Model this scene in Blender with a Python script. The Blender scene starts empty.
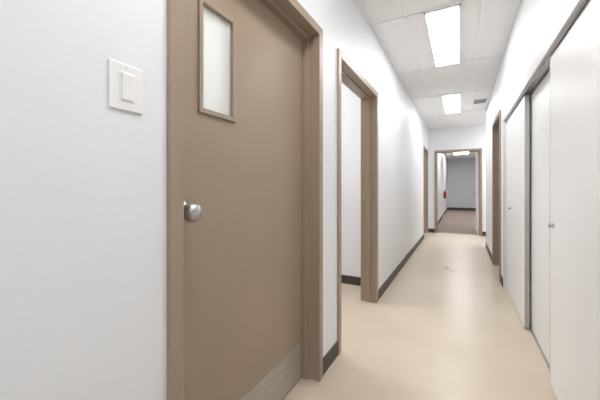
import bpy, math
from mathutils import Vector
S=bpy.context.scene
S.view_settings.view_transform='Standard'
S.view_settings.look='None'

# ---------------- materials ----------------
def mat(name,col,rough=.5,metal=0,noise=0,nscale=8,bump=0,bscale=200,spec=.5,stretch=None):
    m=bpy.data.materials.new(name); m.use_nodes=True
    nt=m.node_tree; b=nt.nodes['Principled BSDF']
    b.inputs['Base Color'].default_value=(*col,1)
    b.inputs['Roughness'].default_value=rough
    b.inputs['Metallic'].default_value=metal
    b.inputs['Specular IOR Level'].default_value=spec
    tc=nt.nodes.new('ShaderNodeTexCoord')
    if noise:
        n=nt.nodes.new('ShaderNodeTexNoise'); n.inputs['Scale'].default_value=nscale; n.inputs['Detail'].default_value=6
        r=nt.nodes.new('ShaderNodeValToRGB')
        r.color_ramp.elements[0].position=.3; r.color_ramp.elements[1].position=.7
        r.color_ramp.elements[0].color=(*[c*(1-noise) for c in col],1)
        r.color_ramp.elements[1].color=(*[min(1,c*(1+noise)) for c in col],1)
        src=tc.outputs['Object']
        if stretch:
            mp=nt.nodes.new('ShaderNodeMapping'); mp.inputs['Scale'].default_value=stretch
            nt.links.new(src,mp.inputs['Vector']); src=mp.outputs['Vector']
        nt.links.new(src,n.inputs['Vector'])
        nt.links.new(n.outputs['Fac'],r.inputs['Fac']); nt.links.new(r.outputs['Color'],b.inputs['Base Color'])
    if bump:
        n=nt.nodes.new('ShaderNodeTexNoise'); n.inputs['Scale'].default_value=bscale
        bp=nt.nodes.new('ShaderNodeBump'); bp.inputs['Strength'].default_value=bump; bp.inputs['Distance'].default_value=.002
        nt.links.new(tc.outputs['Object'],n.inputs['Vector'])
        nt.links.new(n.outputs['Fac'],bp.inputs['Height']); nt.links.new(bp.outputs['Normal'],b.inputs['Normal'])
    return m
def emis(name,col,st):
    m=bpy.data.materials.new(name); m.use_nodes=True; nt=m.node_tree
    b=nt.nodes['Principled BSDF']; b.inputs['Base Color'].default_value=(.9,.9,.9,1)
    b.inputs['Emission Color'].default_value=(*col,1); b.inputs['Emission Strength'].default_value=st
    return m
WALL=mat('wall_paint',(.83,.845,.87),.45,noise=.01,nscale=2.5,bump=.06,bscale=180)
WALLR=mat('closet_white',(.93,.935,.94),.4,bump=.05)
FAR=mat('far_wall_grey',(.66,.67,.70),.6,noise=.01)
TAUPE=mat('door_taupe_paint',(.345,.268,.193),.38,noise=.02,nscale=5,bump=.06,bscale=250)
FRAME=mat('frame_taupe_paint',(.345,.268,.205),.36,noise=.015,nscale=6)
KICK=mat('kick_plate_metal',(.47,.43,.385),.32,metal=.5,noise=.10,nscale=7,stretch=(1,1,6))
BASE=mat('rubber_baseboard',(.055,.05,.042),.5,noise=.05)
METAL=mat('satin_metal',(.52,.52,.52),.3,metal=1)
DARK=mat('dark_track',(.06,.06,.06),.5)
ALU=mat('aluminium',(.50,.50,.50),.35,metal=.8)
PLASTIC=mat('white_plastic',(.88,.88,.88),.3)
TILE=mat('ceiling_tile',(.92,.92,.91),.9,noise=.025,nscale=150,bump=.1,bscale=300)
TBAR=mat('tbar_white',(.95,.95,.95),.45)
CARPET=mat('carpet_brown',(.34,.27,.235),.95,noise=.12,nscale=60,bump=.5,bscale=400)
RED=mat('red_enamel',(.6,.02,.02),.3)
BLACK=mat('black_rubber',(.02,.02,.02),.5)
LENS=emis('lens_acrylic',(1,.99,.97),16)
# floor: even beige vinyl, soft tonal drift, faint tile joints, faint smudging
def floor_mat():
    m=bpy.data.materials.new('vinyl_floor'); m.use_nodes=True; nt=m.node_tree; L=nt.links
    b=nt.nodes['Principled BSDF']; tc=nt.nodes.new('ShaderNodeTexCoord')
    n1=nt.nodes.new('ShaderNodeTexNoise'); n1.inputs['Scale'].default_value=1.8; n1.inputs['Detail'].default_value=2.5; n1.inputs['Roughness'].default_value=.5
    r1=nt.nodes.new('ShaderNodeValToRGB'); e=r1.color_ramp.elements
    e[0].position=.2; e[0].color=(.60,.505,.40,1); e[1].position=.8; e[1].color=(.68,.59,.485,1)
    n3=nt.nodes.new('ShaderNodeTexNoise'); n3.inputs['Scale'].default_value=6; n3.inputs['Detail'].default_value=3; n3.inputs['Roughness'].default_value=.55
    r3=nt.nodes.new('ShaderNodeValToRGB'); e=r3.color_ramp.elements
    e[0].position=.15; e[0].color=(.95,.945,.935,1); e[1].position=.85; e[1].color=(1,1,1,1)
    mx3=nt.nodes.new('ShaderNodeMix'); mx3.data_type='RGBA'; mx3.blend_type='MULTIPLY'; mx3.inputs[0].default_value=1
    br=nt.nodes.new('ShaderNodeTexBrick'); br.offset=0; br.inputs['Scale'].default_value=1
    br.inputs['Brick Width'].default_value=.305; br.inputs['Row Height'].default_value=.305; br.inputs['Mortar Size'].default_value=.001
    br.inputs['Color1'].default_value=(1,1,1,1); br.inputs['Color2'].default_value=(.99,.988,.985,1); br.inputs['Mortar'].default_value=(.95,.94,.92,1)
    mx2=nt.nodes.new('ShaderNodeMix'); mx2.data_type='RGBA'; mx2.blend_type='MULTIPLY'; mx2.inputs[0].default_value=1
    for n in(n1,br,n3): L.new(tc.outputs['Object'],n.inputs['Vector'])
    L.new(n3.outputs['Fac'],r3.inputs['Fac']); L.new(n1.outputs['Fac'],r1.inputs['Fac'])
    L.new(r1.outputs['Color'],mx2.inputs[6]); L.new(br.outputs['Color'],mx2.inputs[7])
    L.new(mx2.outputs[2],mx3.inputs[6]); L.new(r3.outputs['Color'],mx3.inputs[7]); L.new(mx3.outputs[2],b.inputs['Base Color'])
    rr=nt.nodes.new('ShaderNodeMapRange'); rr.inputs['To Min'].default_value=.24; rr.inputs['To Max'].default_value=.36
    L.new(n1.outputs['Fac'],rr.inputs['Value']); L.new(rr.outputs['Result'],b.inputs['Roughness'])
    bp=nt.nodes.new('ShaderNodeBump'); bp.inputs['Strength'].default_value=.12; bp.inputs['Distance'].default_value=.004
    L.new(n3.outputs['Fac'],bp.inputs['Height']); L.new(bp.outputs['Normal'],b.inputs['Normal'])
    return m
FLOOR=floor_mat()
def glass_mat():
    # obscured (frosted) glazing: part clear, part diffusing
    m=bpy.data.materials.new('vision_glass'); m.use_nodes=True; nt=m.node_tree
    nt.nodes.remove(nt.nodes['Principled BSDF']); o=nt.nodes['Material Output']
    t=nt.nodes.new('ShaderNodeBsdfTransparent'); t.inputs[0].default_value=(.97,.985,.975,1)
    tr=nt.nodes.new('ShaderNodeBsdfDiffuse'); tr.inputs[0].default_value=(.90,.92,.90,1)
    m0=nt.nodes.new('ShaderNodeMixShader'); m0.inputs[0].default_value=.55
    g=nt.nodes.new('ShaderNodeBsdfGlossy'); g.inputs['Roughness'].default_value=.08
    mx=nt.nodes.new('ShaderNodeMixShader'); mx.inputs[0].default_value=.08
    nt.links.new(t.outputs[0],m0.inputs[1]); nt.links.new(tr.outputs[0],m0.inputs[2])
    nt.links.new(m0.outputs[0],mx.inputs[1]); nt.links.new(g.outputs[0],mx.inputs[2]); nt.links.new(mx.outputs[0],o.inputs[0])
    return m
GLASS=glass_mat()

# ---------------- mesh helpers ----------------
def mesh(name,boxes,m,parent=None,bevel=0):
    """boxes: (x0,x1,y0,y1,z0,z1)"""
    vs=[];fs=[]
    for b in boxes:
        x0,x1,y0,y1,z0,z1=b
        x0,x1=min(x0,x1),max(x0,x1)
        k=len(vs)
        vs+=[(x0,y0,z0),(x1,y0,z0),(x1,y1,z0),(x0,y1,z0),(x0,y0,z1),(x1,y0,z1),(x1,y1,z1),(x0,y1,z1)]
        fs+=[(k,k+3,k+2,k+1),(k+4,k+5,k+6,k+7),(k,k+1,k+5,k+4),(k+1,k+2,k+6,k+5),(k+2,k+3,k+7,k+6),(k+3,k,k+4,k+7)]
    me=bpy.data.meshes.new(name); me.from_pydata(vs,[],fs); me.materials.append(m)
    o=bpy.data.objects.new(name,me); S.collection.objects.link(o)
    if bevel:
        md=o.modifiers.new('bevel','BEVEL'); md.width=bevel; md.segments=2; md.limit_method='ANGLE'
    if parent: o.parent=parent
    return o
def lathe(name,prof,origin,axis,m,parent=None,seg=32):
    """prof [(dist along axis, radius)]"""
    vs=[];fs=[]
    ax=Vector(axis).normalized(); u=ax.orthogonal().normalized(); v=ax.cross(u)
    for d,r in prof:
        for i in range(seg):
            a=2*math.pi*i/seg
            p=Vector(origin)+ax*d+(u*math.cos(a)+v*math.sin(a))*max(r,1e-4); vs.append(p[:])
    for j in range(len(prof)-1):
        for i in range(seg):
            i2=(i+1)%seg
            fs.append((j*seg+i,j*seg+i2,(j+1)*seg+i2,(j+1)*seg+i))
    fs.append(tuple(range(seg))[::-1]); fs.append(tuple((len(prof)-1)*seg+i for i in range(seg)))
    me=bpy.data.meshes.new(name); me.from_pydata(vs,[],fs); me.materials.append(m)
    for p in me.polygons: p.use_smooth=len(p.vertices)==4
    o=bpy.data.objects.new(name,me); S.collection.objects.link(o)
    if parent:o.parent=parent
    return o
def empty(name,loc=(0,0,0)):
    e=bpy.data.objects.new(name,None); e.empty_display_size=.1; S.collection.objects.link(e); return e

XL=-.75; WT=.14; XR=.43; H=2.68; YF=8.4; YB=-2.6
XLB=XL-WT
FT=2.11   # frame top
# openings in left wall (outer frame extents)
D1=(.576,1.656); D2=(1.925,3.03); D3=(7.30,8.28)

# ---------------- floor / ceiling ----------------
mesh('floor',[(-3.8,2.2,YB-.1,YF+.06,-.1,0)],FLOOR)
mesh('floor_carpet',[(-3.8,3.2,YF+.06,17.7,-.1,0)],CARPET)
mesh('ceiling',[(-3.8,2.2,YB-.1,YF+.06,H,H+.1),(-3.8,3.2,YF+.06,17.7,H,H+.1)],TILE)
# ---------------- walls ----------------
def seg_wall(name,x0,x1,ys,opens,top,m=WALL):
    bx=[];y=ys[0]
    for a,b in opens:
        bx.append((x0,x1,y,a,0,H)); bx.append((x0,x1,a,b,top,H)); y=b
    bx.append((x0,x1,y,ys[1],0,H))
    return mesh(name,bx,m)
seg_wall('wall_left',XLB,XL,(YB,YF),[D1,D2,D3],FT)
mesh('wall_rooms_outer',[(-3.8,-3.7,YB,YF,0,H)],WALL)
mesh('wall_partition_1',[(-3.7,XLB,1.74,1.84,0,H)],WALL)
mesh('wall_partition_2',[(-3.7,XLB,3.42,3.52,0,H)],WALL)
mesh('wall_partition_3',[(-3.7,XLB,6.3,6.4,0,H)],WALL)
# far wall with doorway
FX=(-.60,.45)
mesh('wall_far',[(-3.8,FX[0],YF,YF+.12,0,H),(FX[1],2.2,YF,YF+.12,0,H),(FX[0],FX[1],YF,YF+.12,FT,H)],WALL)
mesh('wall_back',[(-3.8,2.2,YB-.1,YB,0,H)],WALL)
# right wall : closet header, door segment
CL0,CL1=-.2,4.16     # closet opening
CT=1.925             # closet head height
D4=(4.38,5.36); RE=6.85
mesh('wall_right',[(XR,XR+.12,YB,CL0,0,H),(XR,XR+.12,CL0,CL1,CT,H),(XR,XR+.12,CL1,D4[0],0,H),
   (XR,XR+.12,D4[0],D4[1],FT,H),(XR,XR+.12,D4[1],RE,0,H),(XR+.12,2.1,RE-.12,RE,0,H)],WALL)
mesh('wall_closet',[(1.15,1.25,CL0-.1,CL1+.1,0,H),(XR+.12,1.15,CL0-.1,CL0,0,H),(XR+.12,1.15,CL1,CL1+.1,0,H)],WALL)
mesh('wall_right_outer',[(2.1,2.2,YB,YF,0,H)],WALL)
# far room
mesh('wall_far_room_left',[(-.74,-.64,YF+.12,17.5,0,H)],WALL)
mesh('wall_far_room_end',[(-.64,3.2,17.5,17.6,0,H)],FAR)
mesh('wall_far_room_right',[(3.1,3.2,YF+.12,17.5,0,H)],WALL)

# ---------------- baseboards ----------------
BH=.10;BT=.007
def bb(name,boxes): return mesh(name,boxes,BASE)
bb('baseboard_left',[(XL,XL+BT,YB,D1[0],0,BH),(XL,XL+BT,D1[1],D2[0],0,BH),(XL,XL+BT,D2[1],D3[0],0,BH)])
bb('baseboard_right',[(XR-BT,XR,YB,CL0,0,BH),(XR-BT,XR,CL1,D4[0],0,BH),(XR-BT,XR,D4[1],RE,0,BH)])
bb('baseboard_far',[(XL,FX[0],YF-BT,YF,0,BH),(FX[1],2.1,YF-BT,YF,0,BH)])
bb('baseboard_room',[(-3.7,XLB,3.42-BT,3.42,0,BH)])
bb('baseboard_far_room',[(-.64,3.1,17.5-BT,17.5,0,BH+.03),(-.64,-.64+BT,YF+.12,17.49,0,BH)])

# ---------------- door frames (hollow metal profile) ----------------
CF=.05
def side_frame(parent,xf,sgn,ys,depth,name='frame'):
    """frame in wall parallel to y. xf = face x, sgn=+1 room side is -x (left wall), -1 for right wall"""
    y0,y1=ys; p=.014*sgn
    xa=xf+p; xb=xf-depth*sgn-p
    b=[(xa,xb,y0,y0+CF,0,FT),(xa,xb,y1-CF,y1,0,FT),(xa,xb,y0+CF,y1-CF,FT-CF,FT)]
    # stop
    s0=xf-.055*sgn; s1=xf-.095*sgn
    st=.016
    b+=[(s0,s1,y0+CF,y0+CF+st,0,FT-CF),(s0,s1,y1-CF-st,y1-CF,0,FT-CF),(s0,s1,y0+CF+st,y1-CF-st,FT-CF-st,FT-CF)]
    return mesh(name,b,FRAME,parent,bevel=.002)
def knob(parent,o,axis,name='knob',m=METAL,s=1.0):
    prof=[(0,.033),(.004,.033),(.009,.028),(.011,.014),(.022,.012),(.026,.014)]
    for i in range(1,12):
        a=math.pi*(.17+.83*i/11)
        prof.append((.051-.026*math.cos(a),.028*math.sin(a)))
    return lathe(name,[(d*s,r*s) for d,r in prof],o,axis,m,parent)

# door 1 - closed, vision panel, kick plate
d1=empty('door_1')
side_frame(d1,XL,1,D1,WT)
lx=XL-.096; lt=.044
ly0,ly1=D1[0]+CF+.003,D1[1]-CF-.003; lz0,lz1=.008,FT-CF-.003
vy0,vy1,vz0,vz1=.80,.962,1.447,1.838
q=.006
mesh('leaf',[(lx,lx-lt,ly0,vy0-q,lz0,lz1),(lx,lx-lt,vy1+q,ly1,lz0,lz1),(lx,lx-lt,vy0-q,vy1+q,lz0,vz0-q),(lx,lx-lt,vy0-q,vy1+q,vz1+q,lz1)],TAUPE,d1)
fw=.02;fp=.010
mesh('vision_panel_bead',[(lx+fp,lx-lt-fp,vy0-fw,vy0,vz0-fw,vz1+fw),(lx+fp,lx-lt-fp,vy1,vy1+fw,vz0-fw,vz1+fw),
     (lx+fp,lx-lt-fp,vy0,vy1,vz0-fw,vz0),(lx+fp,lx-lt-fp,vy0,vy1,vz1,vz1+fw)],FRAME,d1,bevel=.003)
mesh('vision_glass',[(lx-.006,lx-.012,vy0,vy1,vz0,vz1)],GLASS,d1)
mesh('kick_plate',[(lx+.002,lx,ly0+.02,ly1-.018,.02,.225)],KICK,d1)
knob(d1,(lx,.70,1.07),(1,0,0),s=1.2)

# door 2 - open frame
d2=empty('door_2')
side_frame(d2,XL,1,D2,WT)
mesh('strike_plate',[(XL-.10,XL-.132,D2[1]-CF-.002,D2[1]-CF,1.01,1.13)],METAL,d2)
# leaf swung open against the room's near partition
oy=D2[0]+CF
mesh('leaf',[(XLB-.02,XLB-.93,oy-.045,oy-.003,.008,2.05)],TAUPE,d2)
# door 3
d3=empty('door_3')
side_frame(d3,XL,1,D3,WT)
mesh('leaf',[(XLB-.02,XLB-.87,D3[0]+CF-.045,D3[0]+CF-.003,.008,2.05)],TAUPE,d3)
# door 4 right closed
d4=empty('door_4')
side_frame(d4,XR,-1,D4,.12)
mesh('leaf',[(XR+.096,XR+.12,D4[0]+CF+.003,D4[1]-CF-.003,.008,FT-CF-.003)],TAUPE,d4)
knob(d4,(XR+.096,D4[0]+.12,1.0),(-1,0,0))
# door 5 far doorway
d5=empty('door_5')
y0=YF-.014;y1=YF+.134
mesh('frame',[(FX[0],FX[0]+CF,y0,y1,0,FT),(FX[1]-CF,FX[1],y0,y1,0,FT),(FX[0]+CF,FX[1]-CF,y0,y1,FT-CF,FT),
   (FX[0]+CF,FX[0]+CF+.016,YF+.05,YF+.09,0,FT-CF),(FX[1]-CF-.016,FX[1]-CF,YF+.05,YF+.09,0,FT-CF),(FX[0]+CF,FX[1]-CF,YF+.05,YF+.09,FT-CF-.016,FT-CF)],FRAME,d5,bevel=.002)
hx=FX[1]-CF
mesh('leaf',[(hx-.045,hx-.003,YF+.14,YF+1.06,.01,FT-CF-.005)],WALLR,d5)
knob(d5,(hx-.045,YF+.98,1.0),(-1,0,0))

# ---------------- sliding closet doors ----------------
def closet_door(name,xf,ya,yb,pull):
    e=empty(name)
    t=.030
    mesh('panel',[(xf,xf+t,ya+.004,yb-.004,.012,CT-.02)],WALLR,e)
    mesh('edge_trim',[(xf-.001,xf+t+.001,ya,ya+.004,.012,CT-.02),(xf-.001,xf+t+.001,yb-.004,yb,.012,CT-.02)],ALU,e)
    if pull is not None:
        lathe('finger_pull',[(0,.012),(.006,.012),(.012,.009),(.015,.012),(.02,.014),(.024,.010),(.025,0)],(xf,pull,.94),(-1,0,0),METAL,e,20)
cx=XR+.026
closet_door('closet_door',cx,3.0,4.15,3.78)
closet_door('closet_door',cx+.045,1.95,3.06,None)
closet_door('closet_door',cx,.6,2.22,2.14)
closet_door('closet_door',cx+.045,-.19,.68,None)
mesh('trim_closet_track',[(XR+.018,XR+.022,CL0,CL1,CT-.014,CT),(XR+.022,XR+.115,CL0,CL1,CT-.006,CT)],ALU)
mesh('trim_closet_floor_track',[(XR+.060,XR+.066,CL0,CL1,0,.010)],ALU)

# ---------------- ceiling grid ----------------
P=1.33; Y0=2.79
ys=[Y0+P*k for k in range(-4,5)]
g=[];hh=.006;tw=.012
for x in(-.45,.16): g.append((x-tw,x+tw,YB,YF,H-hh,H))
for y in ys:
    if YB<y<YF: g.append((XL,XR,y-tw,y+tw,H-hh,H))
g+=[(XL,XL+.02,YB,YF,H-hh,H),(XR-.02,XR,YB,RE,H-hh,H),(XL,XR,YF-.02,YF,H-hh,H)]
FXa,FXb=-.285,-.005
lights=[Y0-2*P*1, Y0, Y0+2*P, Y0-4*P+.1]
for y in lights:
    for x in(FXa-tw,FXb+tw): g.append((x-tw,x+tw,y,y+P,H-hh,H))
mesh('ceiling_grid',g,TBAR)
def troffer(x0,x1,y0,y1,m=LENS):
    e=empty('ceiling_light')
    mesh('housing_rim',[(x0,x0+.012,y0+tw,y1-tw,H-.012,H),(x1-.012,x1,y0+tw,y1-tw,H-.012,H),(x0,x1,y0+tw,y0+tw+.014,H-.012,H),(x0,x1,y1-tw-.014,y1-tw,H-.012,H)],TBAR,e)
    mesh('lens',[(x0+.012,x1-.012,y0+tw+.014,y1-tw-.014,H-.008,H)],m,e)
for y in lights: troffer(FXa,FXb,y,y+P)
LROOM=emis('lens_acrylic_room',(1,.99,.98),15)
troffer(-2.4,-1.8,.2,1.42,LROOM)
troffer(-2.4,-1.8,2.1,3.3,LROOM)
troffer(-2.4,-1.8,6.7,7.9,LROOM)
troffer(1.1,1.7,7.0,8.2,LROOM)
LF=emis('lens_acrylic_far',(1,.99,.98),15)
troffer(-.3,.3,10.2,11.4,LF)
troffer(-.3,.3,14.2,15.4,LF)
troffer(1.6,2.2,12.2,13.4,LF)
# vent
v=empty('ceiling_vent')
vx,vy=.30,6.1
mesh('vent_rim',[(vx-.12,vx+.11,vy-.15,vy-.13,H-.012,H),(vx-.12,vx+.11,vy+.13,vy+.15,H-.012,H),(vx-.12,vx-.10,vy-.13,vy+.13,H-.012,H),(vx+.09,vx+.11,vy-.13,vy+.13,H-.012,H)],TBAR,v)
mesh('vent_back',[(vx-.10,vx+.09,vy-.13,vy+.13,H-.003,H)],DARK,v)
mesh('vent_slats',[(vx-.10,vx+.09,vy-.12+.04*i,vy-.108+.04*i,H-.012,H-.003) for i in range(7)],ALU,v)

# ---------------- light switch ----------------
sw=empty('light_switch')
sy0,sy1,sz0,sz1=.412,.500,1.345,1.463
mesh('plate',[(XL,XL+.006,sy0,sy1,sz0,sz1)],PLASTIC,sw,bevel=.003)
cy=(sy0+sy1)/2;cz=(sz0+sz1)/2
mesh('rocker_surround',[(XL+.006,XL+.0075,cy-.019,cy+.019,cz-.036,cz+.036)],PLASTIC,sw,bevel=.001)
r=mesh('rocker',[(XL+.0075,XL+.0125,cy-.016,cy+.016,cz-.033,cz+.033)],PLASTIC,sw,bevel=.002)
for vtx in r.data.vertices:
    if vtx.co.x>XL+.01 and vtx.co.z<cz: vtx.co.x-=.003
mesh('screws',[(XL+.006,XL+.007,cy-.003,cy+.003,cz+s*.049-.003,cz+s*.049+.003) for s in(-1,1)],PLASTIC,sw)

# ---------------- fire extinguisher on its backboard ----------------
fe=empty('fire_extinguisher')
ex,ey=-.562,13.0
lathe('cylinder',[(0,.042),(.01,.048),(.20,.048),(.24,.04),(.26,.025),(.28,.02)],(ex,ey,.74),(0,0,1),RED,fe,24)
lathe('valve',[(0,.018),(.04,.018)],(ex,ey,1.01),(0,0,1),METAL,fe,16)
mesh('handle',[(ex-.012,ex+.012,ey-.10,ey+.02,1.05,1.06),(ex-.012,ex+.012,ey-.09,ey+.02,1.025,1.033)],BLACK,fe)
mesh('hose',[(ex+.02,ex+.032,ey-.075,ey-.062,.75,1.04)],BLACK,fe)
mesh('backboard',[(-.632,-.618,ey-.1,ey+.1,0,1.15)],WALLR,fe)
mesh('bracket',[(-.618,ex-.038,ey-.03,ey+.03,.76,.93)],METAL,fe)

# ---------------- world, camera ----------------
w=bpy.data.worlds.new('world'); S.world=w; w.use_nodes=True
w.node_tree.nodes['Background'].inputs[0].default_value=(.9,.95,1,1); w.node_tree.nodes['Background'].inputs[1].default_value=.5
c=bpy.data.cameras.new('camera'); co=bpy.data.objects.new('camera',c); S.collection.objects.link(co)
co.location=(0,0,1.15); co.rotation_euler=(math.radians(90),0,math.atan(161/298))
c.sensor_width=36; c.lens=298/600*36; c.shift_y=-12/600; c.clip_start=.02
S.camera=co
